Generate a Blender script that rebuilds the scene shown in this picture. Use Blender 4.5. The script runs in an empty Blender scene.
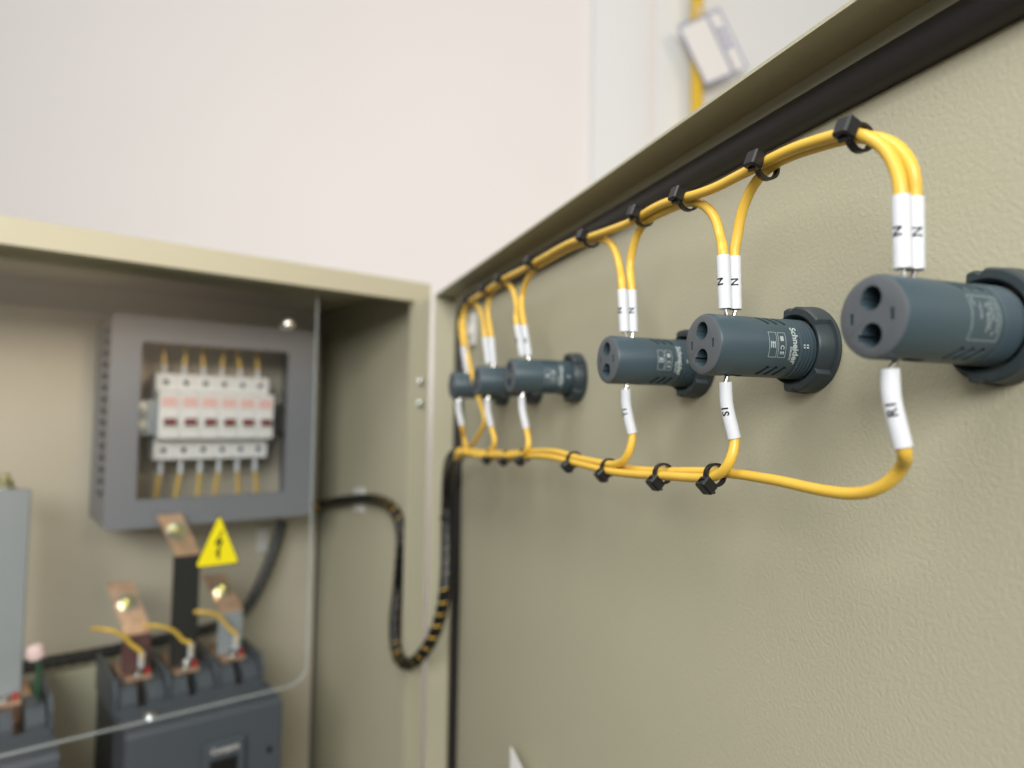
import bpy, bmesh, math, random
from mathutils import Vector, Matrix, Quaternion
random.seed(7)
SC = bpy.context.scene
COL = SC.collection
PI = math.pi
# ------------------------------------------------------------------ camera
FPX = 690.0                       # focal length in pixels of the 1024 x 768 frame
CAMH = 1.25                       # camera height above the floor
PITCH, ROLL = math.radians(2.9), 0.015
c_f = Vector((0, math.cos(PITCH), math.sin(PITCH)))
c_u0 = Vector((0, -math.sin(PITCH), math.cos(PITCH)))
c_r = Vector((1, 0, 0)) * math.cos(ROLL) + c_u0 * math.sin(ROLL)
c_u = c_u0 * math.cos(ROLL) - Vector((1, 0, 0)) * math.sin(ROLL)
CAM = Vector((0, 0, CAMH))
cd = bpy.data.cameras.new('camera')
cam = bpy.data.objects.new('camera', cd)
COL.objects.link(cam)
cam.matrix_world = Matrix((
    (c_r.x, c_u.x, -c_f.x, CAM.x), (c_r.y, c_u.y, -c_f.y, CAM.y),
    (c_r.z, c_u.z, -c_f.z, CAM.z), (0, 0, 0, 1)))
cd.sensor_width = 36.0
cd.lens = 36.0 * FPX / 1024.0
cd.clip_start = 0.01
cd.clip_end = 60
cd.dof.use_dof = True
cd.dof.focus_distance = 0.252
cd.dof.aperture_fstop = 6.0
SC.camera = cam
# ------------------------------------------------------------------ world, lights, exposure
SC.view_settings.view_transform = 'Standard'
SC.view_settings.look = 'None'
SC.view_settings.gamma = 1.0
SC.view_settings.use_curve_mapping = False
SC.view_settings.exposure = 0.0
w = bpy.data.worlds.new('world')
SC.world = w
w.use_nodes = True
w.node_tree.nodes['Background'].inputs[0].default_value = (0.93, 0.97, 1.0, 1)
w.node_tree.nodes['Background'].inputs[1].default_value = 0.32


def area(name, loc, target, size, power, col):
    ld = bpy.data.lights.new(name, 'AREA')
    ld.shape = 'RECTANGLE'
    ld.size, ld.size_y = size
    ld.energy = power
    ld.color = col
    o = bpy.data.objects.new(name, ld)
    COL.objects.link(o)
    o.location = loc
    o.rotation_euler = (Vector(target) - Vector(loc)).to_track_quat('-Z', 'Y').to_euler()
    return o


area('window_light', (-0.17, -1.1, 1.80), (-0.2, 0.6, 1.22), (1.1, 0.6), 29, (1.0, 0.995, 0.98))
area('door_top_fill_light', (-0.42, -0.10, 2.15), (-0.4, 0.0, 0), (0.4, 1.0), 9, (1.0, 0.98, 0.95))  # unseen lamp added close overhead so the door brightens towards its top
area('wall_fill_light', (-0.5, 0.80, 3.0), (-0.5, 1.1, 0), (2.6, 0.5), 8, (1.0, 0.98, 0.965))  # added light, no known fixture: brightens the white wall behind the cabinet
area('lamp_warm_light', (1.50, -1.25, 1.90), (-0.6, 0.75, 1.2), (0.5, 0.5), 20, (1.0, 0.74, 0.52))

# ------------------------------------------------------------------ helpers: frames and pixels


def ray(px, py):
    return (c_f + c_r * ((px - 512) / FPX) - c_u * ((py - 384) / FPX))


def frame(origin, ax, ay):
    az = ax.cross(ay)
    return Matrix(((ax.x, ay.x, az.x, origin.x), (ax.y, ay.y, az.y, origin.y),
                   (ax.z, ay.z, az.z, origin.z), (0, 0, 0, 1)))


# door: X = out of the door's inner face, Y = along the door from the hinge, Z = up
DA = math.atan(246 / FPX)
d_s = Vector((math.sin(DA), -math.cos(DA), 0))
d_n = Vector((-math.cos(DA), -math.sin(DA), 0))
FD = frame(Vector((0.2095 - 0.3565 * 0.780, 0.780, CAMH)), d_n, d_s)
FDI = FD.inverted()
# cabinet: X = right along the front, Y = into the cabinet, Z = up, origin at the hinge
CA = math.radians(50.5)
c_x = Vector((math.sin(CA), math.cos(CA), 0))
c_b = Vector((-math.cos(CA), math.sin(CA), 0))
FC = frame(Vector((-0.0930, 0.770, CAMH)), c_x, c_b)
FCI = FC.inverted()
FW = Matrix.Identity(4)


def hit(px, py, F, axis, val):
    FI = F.inverted()
    o = FI @ CAM
    d = FI.to_3x3() @ ray(px, py)
    return o + d * ((val - o[axis]) / d[axis])


def dp(px, py, n):                # pixel seen on the plane n metres off the door
    return hit(px, py, FD, 0, n)


def cp(px, py, y):                # pixel seen on the plane y metres behind the cabinet front
    return hit(px, py, FC, 1, y)


def wp(px, py, y):                # pixel seen on a wall facing the camera at distance y
    return hit(px, py, FW, 1, y)


# ------------------------------------------------------------------ helpers: materials
def srgb(r, g, b):
    f = lambda c: (c / 255 / 12.92) if c / 255 <= 0.04045 else ((c / 255 + 0.055) / 1.055) ** 2.4
    return (f(r), f(g), f(b), 1)


MATS = {}


def mat(name, col, rough=0.5, metal=0.0, bump=None, spec=0.5, vary=0.0, vscale=40, coat=0.0):
    m = bpy.data.materials.new(name)
    m.use_nodes = True
    nt = m.node_tree
    p = nt.nodes['Principled BSDF']
    p.inputs['Base Color'].default_value = col
    p.inputs['Roughness'].default_value = rough
    p.inputs['Metallic'].default_value = metal
    p.inputs['Specular IOR Level'].default_value = spec
    p.inputs['Coat Weight'].default_value = coat
    tc = nt.nodes.new('ShaderNodeTexCoord')
    if vary:
        n = nt.nodes.new('ShaderNodeTexNoise')
        n.inputs['Scale'].default_value = vscale
        n.inputs['Detail'].default_value = 4
        nt.links.new(tc.outputs['Object'], n.inputs['Vector'])
        r = nt.nodes.new('ShaderNodeValToRGB')
        r.color_ramp.elements[0].position = 0.3
        r.color_ramp.elements[1].position = 0.7
        r.color_ramp.elements[0].color = tuple(c * (1 - vary) for c in col[:3]) + (1,)
        r.color_ramp.elements[1].color = tuple(min(1, c * (1 + vary)) for c in col[:3]) + (1,)
        nt.links.new(n.outputs['Fac'], r.inputs['Fac'])
        nt.links.new(r.outputs['Color'], p.inputs['Base Color'])
    if bump:
        sc_, st, dist = bump
        n2 = nt.nodes.new('ShaderNodeTexNoise')
        n2.inputs['Scale'].default_value = sc_
        n2.inputs['Detail'].default_value = 2
        nt.links.new(tc.outputs['Object'], n2.inputs['Vector'])
        b = nt.nodes.new('ShaderNodeBump')
        b.inputs['Strength'].default_value = st
        b.inputs['Distance'].default_value = dist
        nt.links.new(n2.outputs['Fac'], b.inputs['Height'])
        nt.links.new(b.outputs['Normal'], p.inputs['Normal'])
    MATS[name] = m
    return m


mat('paint', srgb(177, 173, 149), 0.42, bump=(620, 0.42, 0.0005), vary=0.02, vscale=8)
mat('paint_lit', srgb(196, 187, 167), 0.40, vary=0.02, vscale=9)  # same cabinet paint, lightened so the plate inside looks brightly lit
mat('rubber', srgb(30, 26, 25), 0.42, bump=(300, 0.1, 0.0003))
mat('yellow', srgb(226, 184, 72), 0.36, vary=0.03, vscale=120)
mat('sleeve', srgb(214, 216, 220), 0.32, bump=(500, 0.2, 0.0003))
mat('ink', srgb(25, 25, 28), 0.6)
mat('print', srgb(172, 182, 181), 0.6)
mat('lamp', srgb(59, 75, 82), 0.42, bump=(1500, 0.12, 0.0002))
mat('lamp_face', srgb(86, 90, 94), 0.50)
mat('nut', srgb(48, 57, 61), 0.40)
mat('tie', srgb(15, 15, 18), 0.38)
mat('zinc', (0.72, 0.74, 0.74, 1), 0.28, 1.0, vary=0.08, vscale=200)
mat('zinc_yellow', (0.80, 0.74, 0.42, 1), 0.28, 1.0, vary=0.08, vscale=200)
mat('tin', (0.80, 0.77, 0.72, 1), 0.30, 1.0)
mat('copper', (0.88, 0.56, 0.37, 1), 0.36, 0.8, vary=0.18, vscale=90)
mat('shrink_brown', srgb(92, 58, 56), 0.5, vary=0.05, vscale=60)
mat('shrink_black', srgb(24, 24, 25), 0.45)
mat('shrink_grey', srgb(146, 152, 154), 0.45, vary=0.03, vscale=40)
mat('breaker', srgb(72, 78, 84), 0.45)
mat('breaker_dark', srgb(38, 42, 46), 0.5)
mat('black', srgb(12, 12, 13), 0.5)
mat('frame_grey', srgb(128, 129, 134), 0.48)
mat('mcb_white', srgb(232, 231, 228), 0.40)
mat('pink_print', srgb(232, 190, 184), 0.5, vary=0.18, vscale=420)
mat('toggle_red', srgb(120, 34, 40), 0.45)
mat('red', srgb(186, 48, 44), 0.45)
mat('pink', srgb(238, 208, 204), 0.5)
mat('green', srgb(40, 84, 58), 0.5)
mat('wrap_black', srgb(18, 18, 19), 0.36)
mat('mount_white', srgb(214, 212, 206), 0.5)
mat('paper', srgb(242, 240, 236), 0.6)
mat('sticker', srgb(244, 226, 20), 0.4)
mat('wall_white', srgb(243, 239, 236), 0.7, vary=0.01, vscale=3)
mat('wall_panel', srgb(236, 238, 237), 0.6, vary=0.01, vscale=3)
mat('floor', srgb(92, 88, 82), 0.6, vary=0.06, vscale=6)
mat('pipe_yellow', srgb(238, 196, 40), 0.4)
mat('blue', srgb(96, 116, 178), 0.5)
mat('steel', srgb(150, 162, 170), 0.35, 0.5)
mat('hinge_metal', srgb(116, 98, 88), 0.4, 0.3)


def clear_mat(name, tint, gloss, rough):
    m = bpy.data.materials.new(name)
    m.use_nodes = True
    nt = m.node_tree
    nt.nodes.remove(nt.nodes['Principled BSDF'])
    out = nt.nodes['Material Output']
    t = nt.nodes.new('ShaderNodeBsdfTransparent')
    t.inputs[0].default_value = tint
    g = nt.nodes.new('ShaderNodeBsdfGlossy')
    g.inputs['Roughness'].default_value = rough
    mx = nt.nodes.new('ShaderNodeMixShader')
    mx.inputs[0].default_value = gloss
    nt.links.new(t.outputs[0], mx.inputs[1])
    nt.links.new(g.outputs[0], mx.inputs[2])
    nt.links.new(mx.outputs[0], out.inputs[0])
    MATS[name] = m


clear_mat('acrylic', (0.97, 0.98, 0.98, 1), 0.018, 0.38)
mat('acrylic_edge', srgb(196, 202, 202), 0.25)
MATS['acrylic_edge'].node_tree.nodes['Principled BSDF'].inputs['Alpha'].default_value = 0.32
clear_mat('vinyl', (0.93, 0.95, 0.97, 1), 0.06, 0.1)

# ------------------------------------------------------------------ helpers: objects
OFF = {}


def thing(name, label, cat, F, loc=(0, 0, 0), group=None):
    o = bpy.data.objects.new(name, None)
    o.empty_display_size = 0.01
    COL.objects.link(o)
    loc = Vector(loc)
    o.matrix_world = F @ Matrix.Translation(loc)
    o['label'] = label
    o['category'] = cat
    if group:
        o['group'] = group
    OFF[o.name] = loc
    return o


def mesh_from(bm, m, smooth=35):
    me = bpy.data.meshes.new('mesh')
    bm.to_mesh(me)
    bm.free()
    if m:
        me.materials.append(MATS[m])
    if smooth:
        me.shade_smooth()
        me.set_sharp_from_angle(angle=math.radians(smooth))
    return me


def part(name, bm, m, parent, smooth=35, label=None):
    off = OFF[parent.name]
    bmesh.ops.recalc_face_normals(bm, faces=bm.faces[:])
    bmesh.ops.translate(bm, verts=bm.verts[:], vec=-off)
    me = mesh_from(bm, m, smooth)
    me.name = name
    o = bpy.data.objects.new(name, me)
    COL.objects.link(o)
    o.parent = parent
    OFF[o.name] = off
    if label:
        o['label'] = label
    return o


def single(name, bm, m, F, label, cat, group=None, kind=None, smooth=35, loc=None):
    loc = Vector(loc) if loc is not None else Vector((0, 0, 0))
    bmesh.ops.recalc_face_normals(bm, faces=bm.faces[:])
    bmesh.ops.translate(bm, verts=bm.verts[:], vec=-loc)
    me = mesh_from(bm, m, smooth)
    me.name = name
    o = bpy.data.objects.new(name, me)
    COL.objects.link(o)
    o.matrix_world = F @ Matrix.Translation(loc)
    if label:
        o['label'] = label
        o['category'] = cat
    if group:
        o['group'] = group
    if kind:
        o['kind'] = kind
    OFF[o.name] = loc
    return o


def copy_tree(o, parent=None, M=None):
    c = o.copy()
    COL.objects.link(c)
    c.parent = parent
    if M is not None:
        c.matrix_world = M
    OFF[c.name] = OFF.get(o.name, Vector())
    for ch in list(o.children):
        copy_tree(ch, c)
    return c


# ------------------------------------------------------------------ helpers: shapes
def B():
    return bmesh.new()


def box(bm, lo, hi, bev=0.0, seg=1, M=None):
    lo, hi = Vector(lo), Vector(hi)
    vs = [bm.verts.new((x, y, z)) for x in (lo.x, hi.x) for y in (lo.y, hi.y) for z in (lo.z, hi.z)]
    fs = [(0, 1, 3, 2), (4, 6, 7, 5), (0, 4, 5, 1), (2, 3, 7, 6), (0, 2, 6, 4), (1, 5, 7, 3)]
    faces = [bm.faces.new([vs[i] for i in f]) for f in fs]
    if bev:
        es = list({e for f in faces for e in f.edges})
        r = bmesh.ops.bevel(bm, geom=es, offset=bev, segments=seg, affect='EDGES', profile=0.5)
        vs = list({v for f in r['faces'] for v in f.verts} | {v for v in vs if v.is_valid})
    if M is not None:
        bmesh.ops.transform(bm, matrix=M, verts=[v for v in vs if v.is_valid])
    return bm


def cbox(bm, c, size, bev=0.0, seg=1, M=None):
    s = Vector(size) / 2
    if M is None:
        return box(bm, Vector(c) - s, Vector(c) + s, bev, seg)
    return box(bm, -s, s, bev, seg, Matrix.Translation(Vector(c)) @ M)


def basis(d):
    d = d.normalized()
    a = Vector((0, 0, 1)) if abs(d.z) < 0.9 else Vector((1, 0, 0))
    u = a.cross(d).normalized()
    return u, d.cross(u).normalized()


def lathe(bm, prof, p, d, seg=32, cap=True):
    """prof = [(t, r)] along direction d from point p"""
    d = Vector(d).normalized()
    u, v = basis(d)
    rings = []
    for t, r in prof:
        c = Vector(p) + d * t
        rings.append([bm.verts.new(c + (u * math.cos(2 * PI * k / seg) + v * math.sin(2 * PI * k / seg)) * r) for k in range(seg)])
    for a, b in zip(rings, rings[1:]):
        for k in range(seg):
            bm.faces.new((a[k], a[(k + 1) % seg], b[(k + 1) % seg], b[k]))
    if cap:
        bm.faces.new(rings[0][::-1])
        bm.faces.new(rings[-1])
    return bm


def cyl(bm, p0, p1, r, seg=16, bev=0.0):
    p0, p1 = Vector(p0), Vector(p1)
    L = (p1 - p0).length
    prof = [(0, r), (L, r)] if not bev else [(0, r - bev), (bev, r), (L - bev, r), (L, r - bev)]
    return lathe(bm, prof, p0, p1 - p0, seg)


def spline(pts, step=0.003):
    P = [Vector(p) for p in pts]
    P = [P[0] * 2 - P[1]] + P + [P[-1] * 2 - P[-2]]
    out = []
    for i in range(1, len(P) - 2):
        p0, p1, p2, p3 = P[i - 1:i + 3]
        # centripetal Catmull-Rom
        t0 = 0.0
        t1 = t0 + max(1e-6, (p1 - p0).length) ** 0.5
        t2 = t1 + max(1e-6, (p2 - p1).length) ** 0.5
        t3 = t2 + max(1e-6, (p3 - p2).length) ** 0.5
        n = max(2, int((p2 - p1).length / step))
        for k in range(n):
            t = t1 + (t2 - t1) * k / n
            A1 = p0 * ((t1 - t) / (t1 - t0)) + p1 * ((t - t0) / (t1 - t0))
            A2 = p1 * ((t2 - t) / (t2 - t1)) + p2 * ((t - t1) / (t2 - t1))
            A3 = p2 * ((t3 - t) / (t3 - t2)) + p3 * ((t - t2) / (t3 - t2))
            B1 = A1 * ((t2 - t) / (t2 - t0)) + A2 * ((t - t0) / (t2 - t0))
            B2 = A2 * ((t3 - t) / (t3 - t1)) + A3 * ((t - t1) / (t3 - t1))
            out.append(B1 * ((t2 - t) / (t2 - t1)) + B2 * ((t - t1) / (t2 - t1)))
    out.append(P[-2].copy())
    return out


def smooth_pts(pts, it=2):
    for _ in range(it):
        q = [pts[0]]
        for a, b, c in zip(pts, pts[1:], pts[2:]):
            q.append(b * 0.5 + (a + c) * 0.25)
        q.append(pts[-1])
        pts = q
    return pts


def frames_along(pts):
    T = []
    for i in range(len(pts)):
        a, b = pts[max(0, i - 1)], pts[min(len(pts) - 1, i + 1)]
        T.append((b - a).normalized())
    u, v = basis(T[0])
    out = [(u, v)]
    for i in range(1, len(pts)):
        q = T[i - 1].rotation_difference(T[i])
        u = (q @ u)
        u = (u - T[i] * u.dot(T[i])).normalized()
        out.append((u, T[i].cross(u)))
    return T, out


def tube(bm, pts, r, seg=12, rf=None):
    pts = [Vector(p) for p in pts]
    T, fr = frames_along(pts)
    rings = []
    for i, (p, (u, v)) in enumerate(zip(pts, fr)):
        rr = r if rf is None else rf(i / (len(pts) - 1))
        rings.append([bm.verts.new(p + (u * math.cos(2 * PI * k / seg) + v * math.sin(2 * PI * k / seg)) * rr) for k in range(seg)])
    for a, b in zip(rings, rings[1:]):
        for k in range(seg):
            bm.faces.new((a[k], a[(k + 1) % seg], b[(k + 1) % seg], b[k]))
    bm.faces.new(rings[0][::-1])
    bm.faces.new(rings[-1])
    return bm


def prism(bm, poly, axis, a, b):
    """poly in the two other axes (in x,y,z order), swept from a to b along axis"""
    def mk(p, t):
        q = [p[0], p[1]]
        q.insert(axis, t)
        return bm.verts.new(q)
    A = [mk(p, a) for p in poly]
    C = [mk(p, b) for p in poly]
    n = len(poly)
    bm.faces.new(A[::-1])
    bm.faces.new(C)
    for i in range(n):
        bm.faces.new((A[i], A[(i + 1) % n], C[(i + 1) % n], C[i]))
    return bm


def round_rect(x0, z0, x1, z1, r, seg=6):
    out = []
    for cx, cz, a0 in ((x1 - r, z1 - r, 0), (x0 + r, z1 - r, 90), (x0 + r, z0 + r, 180), (x1 - r, z0 + r, 270)):
        for k in range(seg + 1):
            a = math.radians(a0 + 90 * k / seg)
            out.append((cx + r * math.cos(a), cz + r * math.sin(a)))
    return out


def ring_prism(bm, outer, inner, axis, a, b):
    """frame between two outlines of the same vertex count"""
    def mk(p, t):
        q = [p[0], p[1]]
        q.insert(axis, t)
        return bm.verts.new(q)
    OA, OB = [mk(p, a) for p in outer], [mk(p, b) for p in outer]
    IA, IB = [mk(p, a) for p in inner], [mk(p, b) for p in inner]
    n = len(outer)
    for i in range(n):
        j = (i + 1) % n
        bm.faces.new((OA[i], OA[j], IA[j], IA[i]))
        bm.faces.new((OB[i], IB[i], IB[j], OB[j]))
        bm.faces.new((OA[i], OB[i], OB[j], OA[j]))
        bm.faces.new((IA[i], IA[j], IB[j], IB[i]))
    return bm


def boolean(bm, cut):
    ma, mb = bpy.data.meshes.new('a'), bpy.data.meshes.new('b')
    for x in (bm, cut):
        bmesh.ops.recalc_face_normals(x, faces=x.faces[:])
    bm.to_mesh(ma)
    cut.to_mesh(mb)
    bm.free()
    cut.free()
    oa, ob = bpy.data.objects.new('a', ma), bpy.data.objects.new('b', mb)
    COL.objects.link(oa)
    COL.objects.link(ob)
    md = oa.modifiers.new('cut', 'BOOLEAN')
    md.object = ob
    md.operation = 'DIFFERENCE'
    md.solver = 'EXACT'
    md.use_self = True
    dg = bpy.context.evaluated_depsgraph_get()
    dg.update()
    me = bpy.data.meshes.new_from_object(oa.evaluated_get(dg))
    out = bmesh.new()
    out.from_mesh(me)
    bpy.data.objects.remove(oa)
    bpy.data.objects.remove(ob)
    for x in (ma, mb, me):
        bpy.data.meshes.remove(x)
    return out


TXT = {}


def text_geo(s, size, bold=0.018):
    """flat text as (verts, faces), centred on the origin"""
    k = (s, size, bold)
    if k in TXT:
        return TXT[k]
    cu = bpy.data.curves.new('t', 'FONT')
    cu.body = s
    cu.size = size
    cu.align_x = 'CENTER'
    cu.align_y = 'CENTER'
    cu.resolution_u = 3
    cu.offset = size * bold
    o = bpy.data.objects.new('t', cu)
    COL.objects.link(o)
    dg = bpy.context.evaluated_depsgraph_get()
    dg.update()
    me = bpy.data.meshes.new_from_object(o.evaluated_get(dg))
    q = bmesh.new()
    q.from_mesh(me)
    bmesh.ops.remove_doubles(q, verts=q.verts[:], dist=1e-7)
    bmesh.ops.triangulate(q, faces=q.faces[:])
    for _ in range(4):
        es = [e for e in q.edges if e.calc_length() > size * .14]
        if es:
            bmesh.ops.subdivide_edges(q, edges=es, cuts=1)
            bmesh.ops.triangulate(q, faces=q.faces[:])
    q.verts.index_update()
    vs = [v.co.copy() for v in q.verts]
    fs = [tuple(v.index for v in f.verts) for f in q.faces]
    q.free()
    bpy.data.objects.remove(o)
    bpy.data.curves.remove(cu)
    bpy.data.meshes.remove(me)
    TXT[k] = (vs, fs)
    return TXT[k]


def add_mapped(bm, geo, fn):
    vs, fs = geo
    V = [bm.verts.new(fn(v)) for v in vs]
    for f in fs:
        try:
            bm.faces.new([V[i] for i in f])
        except ValueError:
            pass


def rect_geo(x0, y0, x1, y1, n=6):
    vs, fs = [], []
    for i in range(n + 1):
        x = x0 + (x1 - x0) * i / n
        vs += [Vector((x, y0, 0)), Vector((x, y1, 0))]
    for i in range(n):
        fs.append((2 * i, 2 * i + 2, 2 * i + 3, 2 * i + 1))
    return vs, fs


def struct(name, bm, m, label=None, smooth=35):
    return single(name, bm, m, FW, None, None, kind='structure', smooth=smooth)


# ================================================================== the room
WALL_Y = 1.62
b = B()
box(b, (-7, -8, -0.05), (7, WALL_Y + 0.1, 0))
struct('floor', b, 'floor')
b = B()
box(b, (-7, WALL_Y, 0), (7, WALL_Y + 0.1, 3.0))
wall = struct('wall_back', b, 'wall_white')
xa, xb = wp(592, 100, WALL_Y - 0.012).x, wp(650, 100, WALL_Y - 0.012).x
b = B()
box(b, (xa, WALL_Y - 0.014, 0), (xb, WALL_Y, 3.0), 0.004, 2)
struct('trim_1', b, 'wall_panel')
b = B()
box(b, (xb + 0.012, WALL_Y - 0.006, 0), (3.2, WALL_Y, 3.0), 0.002, 1)
struct('trim_2', b, 'wall_panel')

# yellow pipe on the wall with a card hung on it
PY = WALL_Y - 0.045
pc = wp(697, 50, PY)
t = thing('gas_pipe', 'yellow vertical pipe on the white wall behind the open door', 'pipe', FW, (pc.x, PY, 0))
b = B()
cyl(b, (pc.x, PY, 0.0), (pc.x, PY, 2.9), 0.014, 20)
part('pipe', b, 'pipe_yellow', t)
for zz in (0.6, 2.55):
    b = B()
    ring_prism(b, round_rect(pc.x - .018, PY - .018, pc.x + .018, PY + .018, .0179),
               round_rect(pc.x - .0138, PY - .0138, pc.x + .0138, PY + .0138, .0137), 2, zz, zz + .02)
    box(b, (pc.x - .006, PY + .017, zz), (pc.x + .006, WALL_Y, zz + .02))
    part('clamp', b, 'zinc', t)
cc = wp(712, 47, PY - 0.022)
t = thing('tag_card', 'white card with blue border hung askew on the yellow pipe', 'card', FW, cc)
Rt = Matrix.Rotation(math.radians(-25), 4, 'Y')
T0 = Matrix.Translation(cc)


def card_box(x0, z0, x1, z1, y0, y1, bev=0.0):
    q = B()
    box(q, (x0, y0, z0), (x1, y1, z1), bev, 1, T0 @ Rt)
    return q


part('sleeve', card_box(-.056, -.082, .056, .082, -.0015, .0015, .0006), 'vinyl', t)
part('sheet', card_box(-.050, -.074, .018, .070, -.0030, -.0016), 'paper', t)
part('sheet', card_box(.024, -.074, .050, .070, -.0030, -.0016), 'paper', t)
for x0, z0, x1, z1 in ((-.053, -.077, -.0505, .073), (.0165, -.077, .019, .073), (-.0505, .0705, .0165, .073), (-.0505, -.077, .0165, -.0745), (.0495, -.077, .052, .073), (.024, .0705, .0495, .073)):
    part('border', card_box(x0, z0, x1, z1, -.0040, -.0031), 'blue', t)
for z0 in (-.02, 0, .02):
    part('print', card_box(.030, z0, .040, z0 + .012, -.0040, -.0031), 'blue', t)
b = B()
tube(b, spline([cc + Vector((-.030, .004, .070)), cc + Vector((-.030, .004, .084)), Vector((pc.x, PY - .017, cc.z + .098)), Vector((pc.x + .017, PY, cc.z + .1)), Vector((pc.x, PY + .016, cc.z + .1)), Vector((pc.x - .017, PY, cc.z + .1)), Vector((pc.x - .002, PY - .017, cc.z + .096)), cc + Vector((-.027, .004, .070))], .004), .0012, 6)
part('string', b, 'paper', t)

# ================================================================== the cabinet
CZ0, CZ1 = -1.15, 0.150
CW, CD = 0.80, 0.30
TH = 0.0016
cab = thing('electrical_cabinet', 'beige steel electrical cabinet standing open, with a deep dark interior', 'cabinet', FC, (-CW / 2, CD / 2, -CAMH))
b = B(); box(b, (-TH, 0, CZ0), (0, CD, CZ1)); part('side_panel', b, 'paint', cab)
b = B(); box(b, (-CW, 0, CZ0), (-CW + TH, CD, CZ1)); part('side_panel', b, 'paint', cab)
b = B(); box(b, (-CW + TH, 0, CZ1 - TH), (-TH, CD, CZ1)); part('top_panel', b, 'paint', cab)
b = B(); box(b, (-CW + TH, 0, CZ0), (-TH, CD, CZ0 + TH)); part('bottom_panel', b, 'paint', cab)
b = B(); box(b, (-CW + TH, CD - TH, CZ0 + TH), (-TH, CD, CZ1 - TH)); part('back_panel', b, 'paint', cab)
# front lips with an inward return
b = B()
prism(b, [(0.0, CZ1 - TH), (0.0, CZ1 - .0215), (0.013, CZ1 - .0215), (0.013, CZ1 - .020), (.0016, CZ1 - .020), (.0016, CZ1 - TH)], 0, -CW + TH, -TH)
part('top_lip', b, 'paint', cab)
b = B()
prism(b, [(-TH, 0.0), (-.020, 0.0), (-.020, .012), (-.0184, .012), (-.0184, .0016), (-TH, .0016)], 2, CZ0 + TH, CZ1 - .0215)
part('side_lip', b, 'paint', cab)
b = B()
prism(b, [(-CW + TH, 0.0), (-CW + .020, 0.0), (-CW + .020, .012), (-CW + .0184, .012), (-CW + .0184, .0016), (-CW + TH, .0016)], 2, CZ0 + TH, CZ1 - .0215)
part('side_lip', b, 'paint', cab)
b = B(); box(b, (-CW + .02, 0, CZ0 + TH), (-.02, .0016, CZ0 + .0215)); part('bottom_lip', b, 'paint', cab)
b = B(); box(b, (-CW + .01, .01, -CAMH), (-.01, CD - .01, CZ0)); part('plinth', b, 'rubber', cab)
MPY = 0.262
b = B(); box(b, (-CW + .03, MPY, CZ0 + .04), (-.012, MPY + .002, cp(0, 304, MPY).z)); part('mounting_plate', b, 'paint_lit', cab)
# raised lower gear plate whose top edge shows under the black hose
gz = cp(90, 668, .225).z
b = B(); box(b, (-CW + .05, .225, CZ0 + .08), (-.165, .2615, gz), .002, 1); part('gear_plate', b, 'paint', cab)
# hinge screws on the lip
for px, py in ((420, 382), (419, 404)):
    p = cp(px, py, -.001)
    b = B(); lathe(b, [(0, .0042), (.0015, .0042), (.003, .003), (.0034, .0012)], (-.0105, 0, p.z), (0, -1, 0), 16)
    part('screw', b, 'zinc', cab, label='round zinc hinge screw head')

# ================================================================== the door
DZ0, DZ1 = -1.13, 0.1378
DW, DF = 0.765, 0.0222
DS0 = 0.004
door = thing('cabinet_door', 'beige textured steel cabinet door seen from inside, swung open', 'door', FD, (0, DS0, DZ0))
b = B(); box(b, (-TH, DS0, DZ0), (0, DW, DZ1)); part('door_panel', b, 'paint', door)
b = B(); prism(b, [(0, DZ1), (DF, DZ1), (DF, DZ1 - .0015), (.0, DZ1 - .0015)], 1, DS0, DW); part('top_flange', b, 'paint', door)
b = B(); box(b, (0, DS0, DZ0), (DF, DS0 + .0015, DZ1 - .0015)); part('side_flange', b, 'paint', door)
b = B(); box(b, (0, DW - .0015, DZ0), (DF, DW, DZ1 - .0015)); part('side_flange', b, 'paint', door)
b = B(); box(b, (0, DS0 + .0015, DZ0), (DF, DW - .0015, DZ0 + .0015)); part('bottom_flange', b, 'paint', door)
# black rubber gasket: a D profile swept along the rim
GZ, GS = 0.1215, 0.044
prof = [(-.0068, 0), (-.0068, .0035), (-.0055, .0062), (-.0028, .0076), (.0018, .0078), (.0050, .0066), (.0066, .0042), (.0070, 0)]   # (up, out)


def sweep_gasket(path):
    bm = B()
    rings = []
    for (s, z), (os_, oz) in path:      # point on the door plane and outward direction there
        rings.append([bm.verts.new((n, s + os_ * a, z + oz * a)) for a, n in prof])
    for r0, r1 in zip(rings, rings[1:]):
        for k in range(len(prof) - 1):
            bm.faces.new((r0[k], r0[k + 1], r1[k + 1], r1[k]))
    bm.faces.new(rings[0]); bm.faces.new(rings[-1][::-1])
    return bm


path = [((DW - .03, GZ), (0, 1)), ((GS + .02, GZ), (0, 1))]
for k in range(1, 8):
    a = PI / 2 * k / 8
    path.append(((GS + .02 - .02 * math.sin(a), GZ - .02 + .02 * math.cos(a)), (-math.sin(a), math.cos(a))))
path += [((GS, GZ - .02), (-1, 0)), ((GS, DZ0 + .04), (-1, 0))]
part('gasket', sweep_gasket(path), 'rubber', door, label='black rubber door seal')
# hinge barrels in the gap
for z0 in (-.012, -.9):
    b = B(); cyl(b, (.010, -.0035, z0), (.010, -.0035, z0 + .052), .0034, 16, .0006)
    hg = part('hinge', b, 'hinge_metal', door)
    b = B(); cyl(b, (.010, -.0035, z0 - .006), (.010, -.0035, z0 - .0002), .0042, 16, .001)
    part('hinge_pin', b, 'black', hg)

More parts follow.
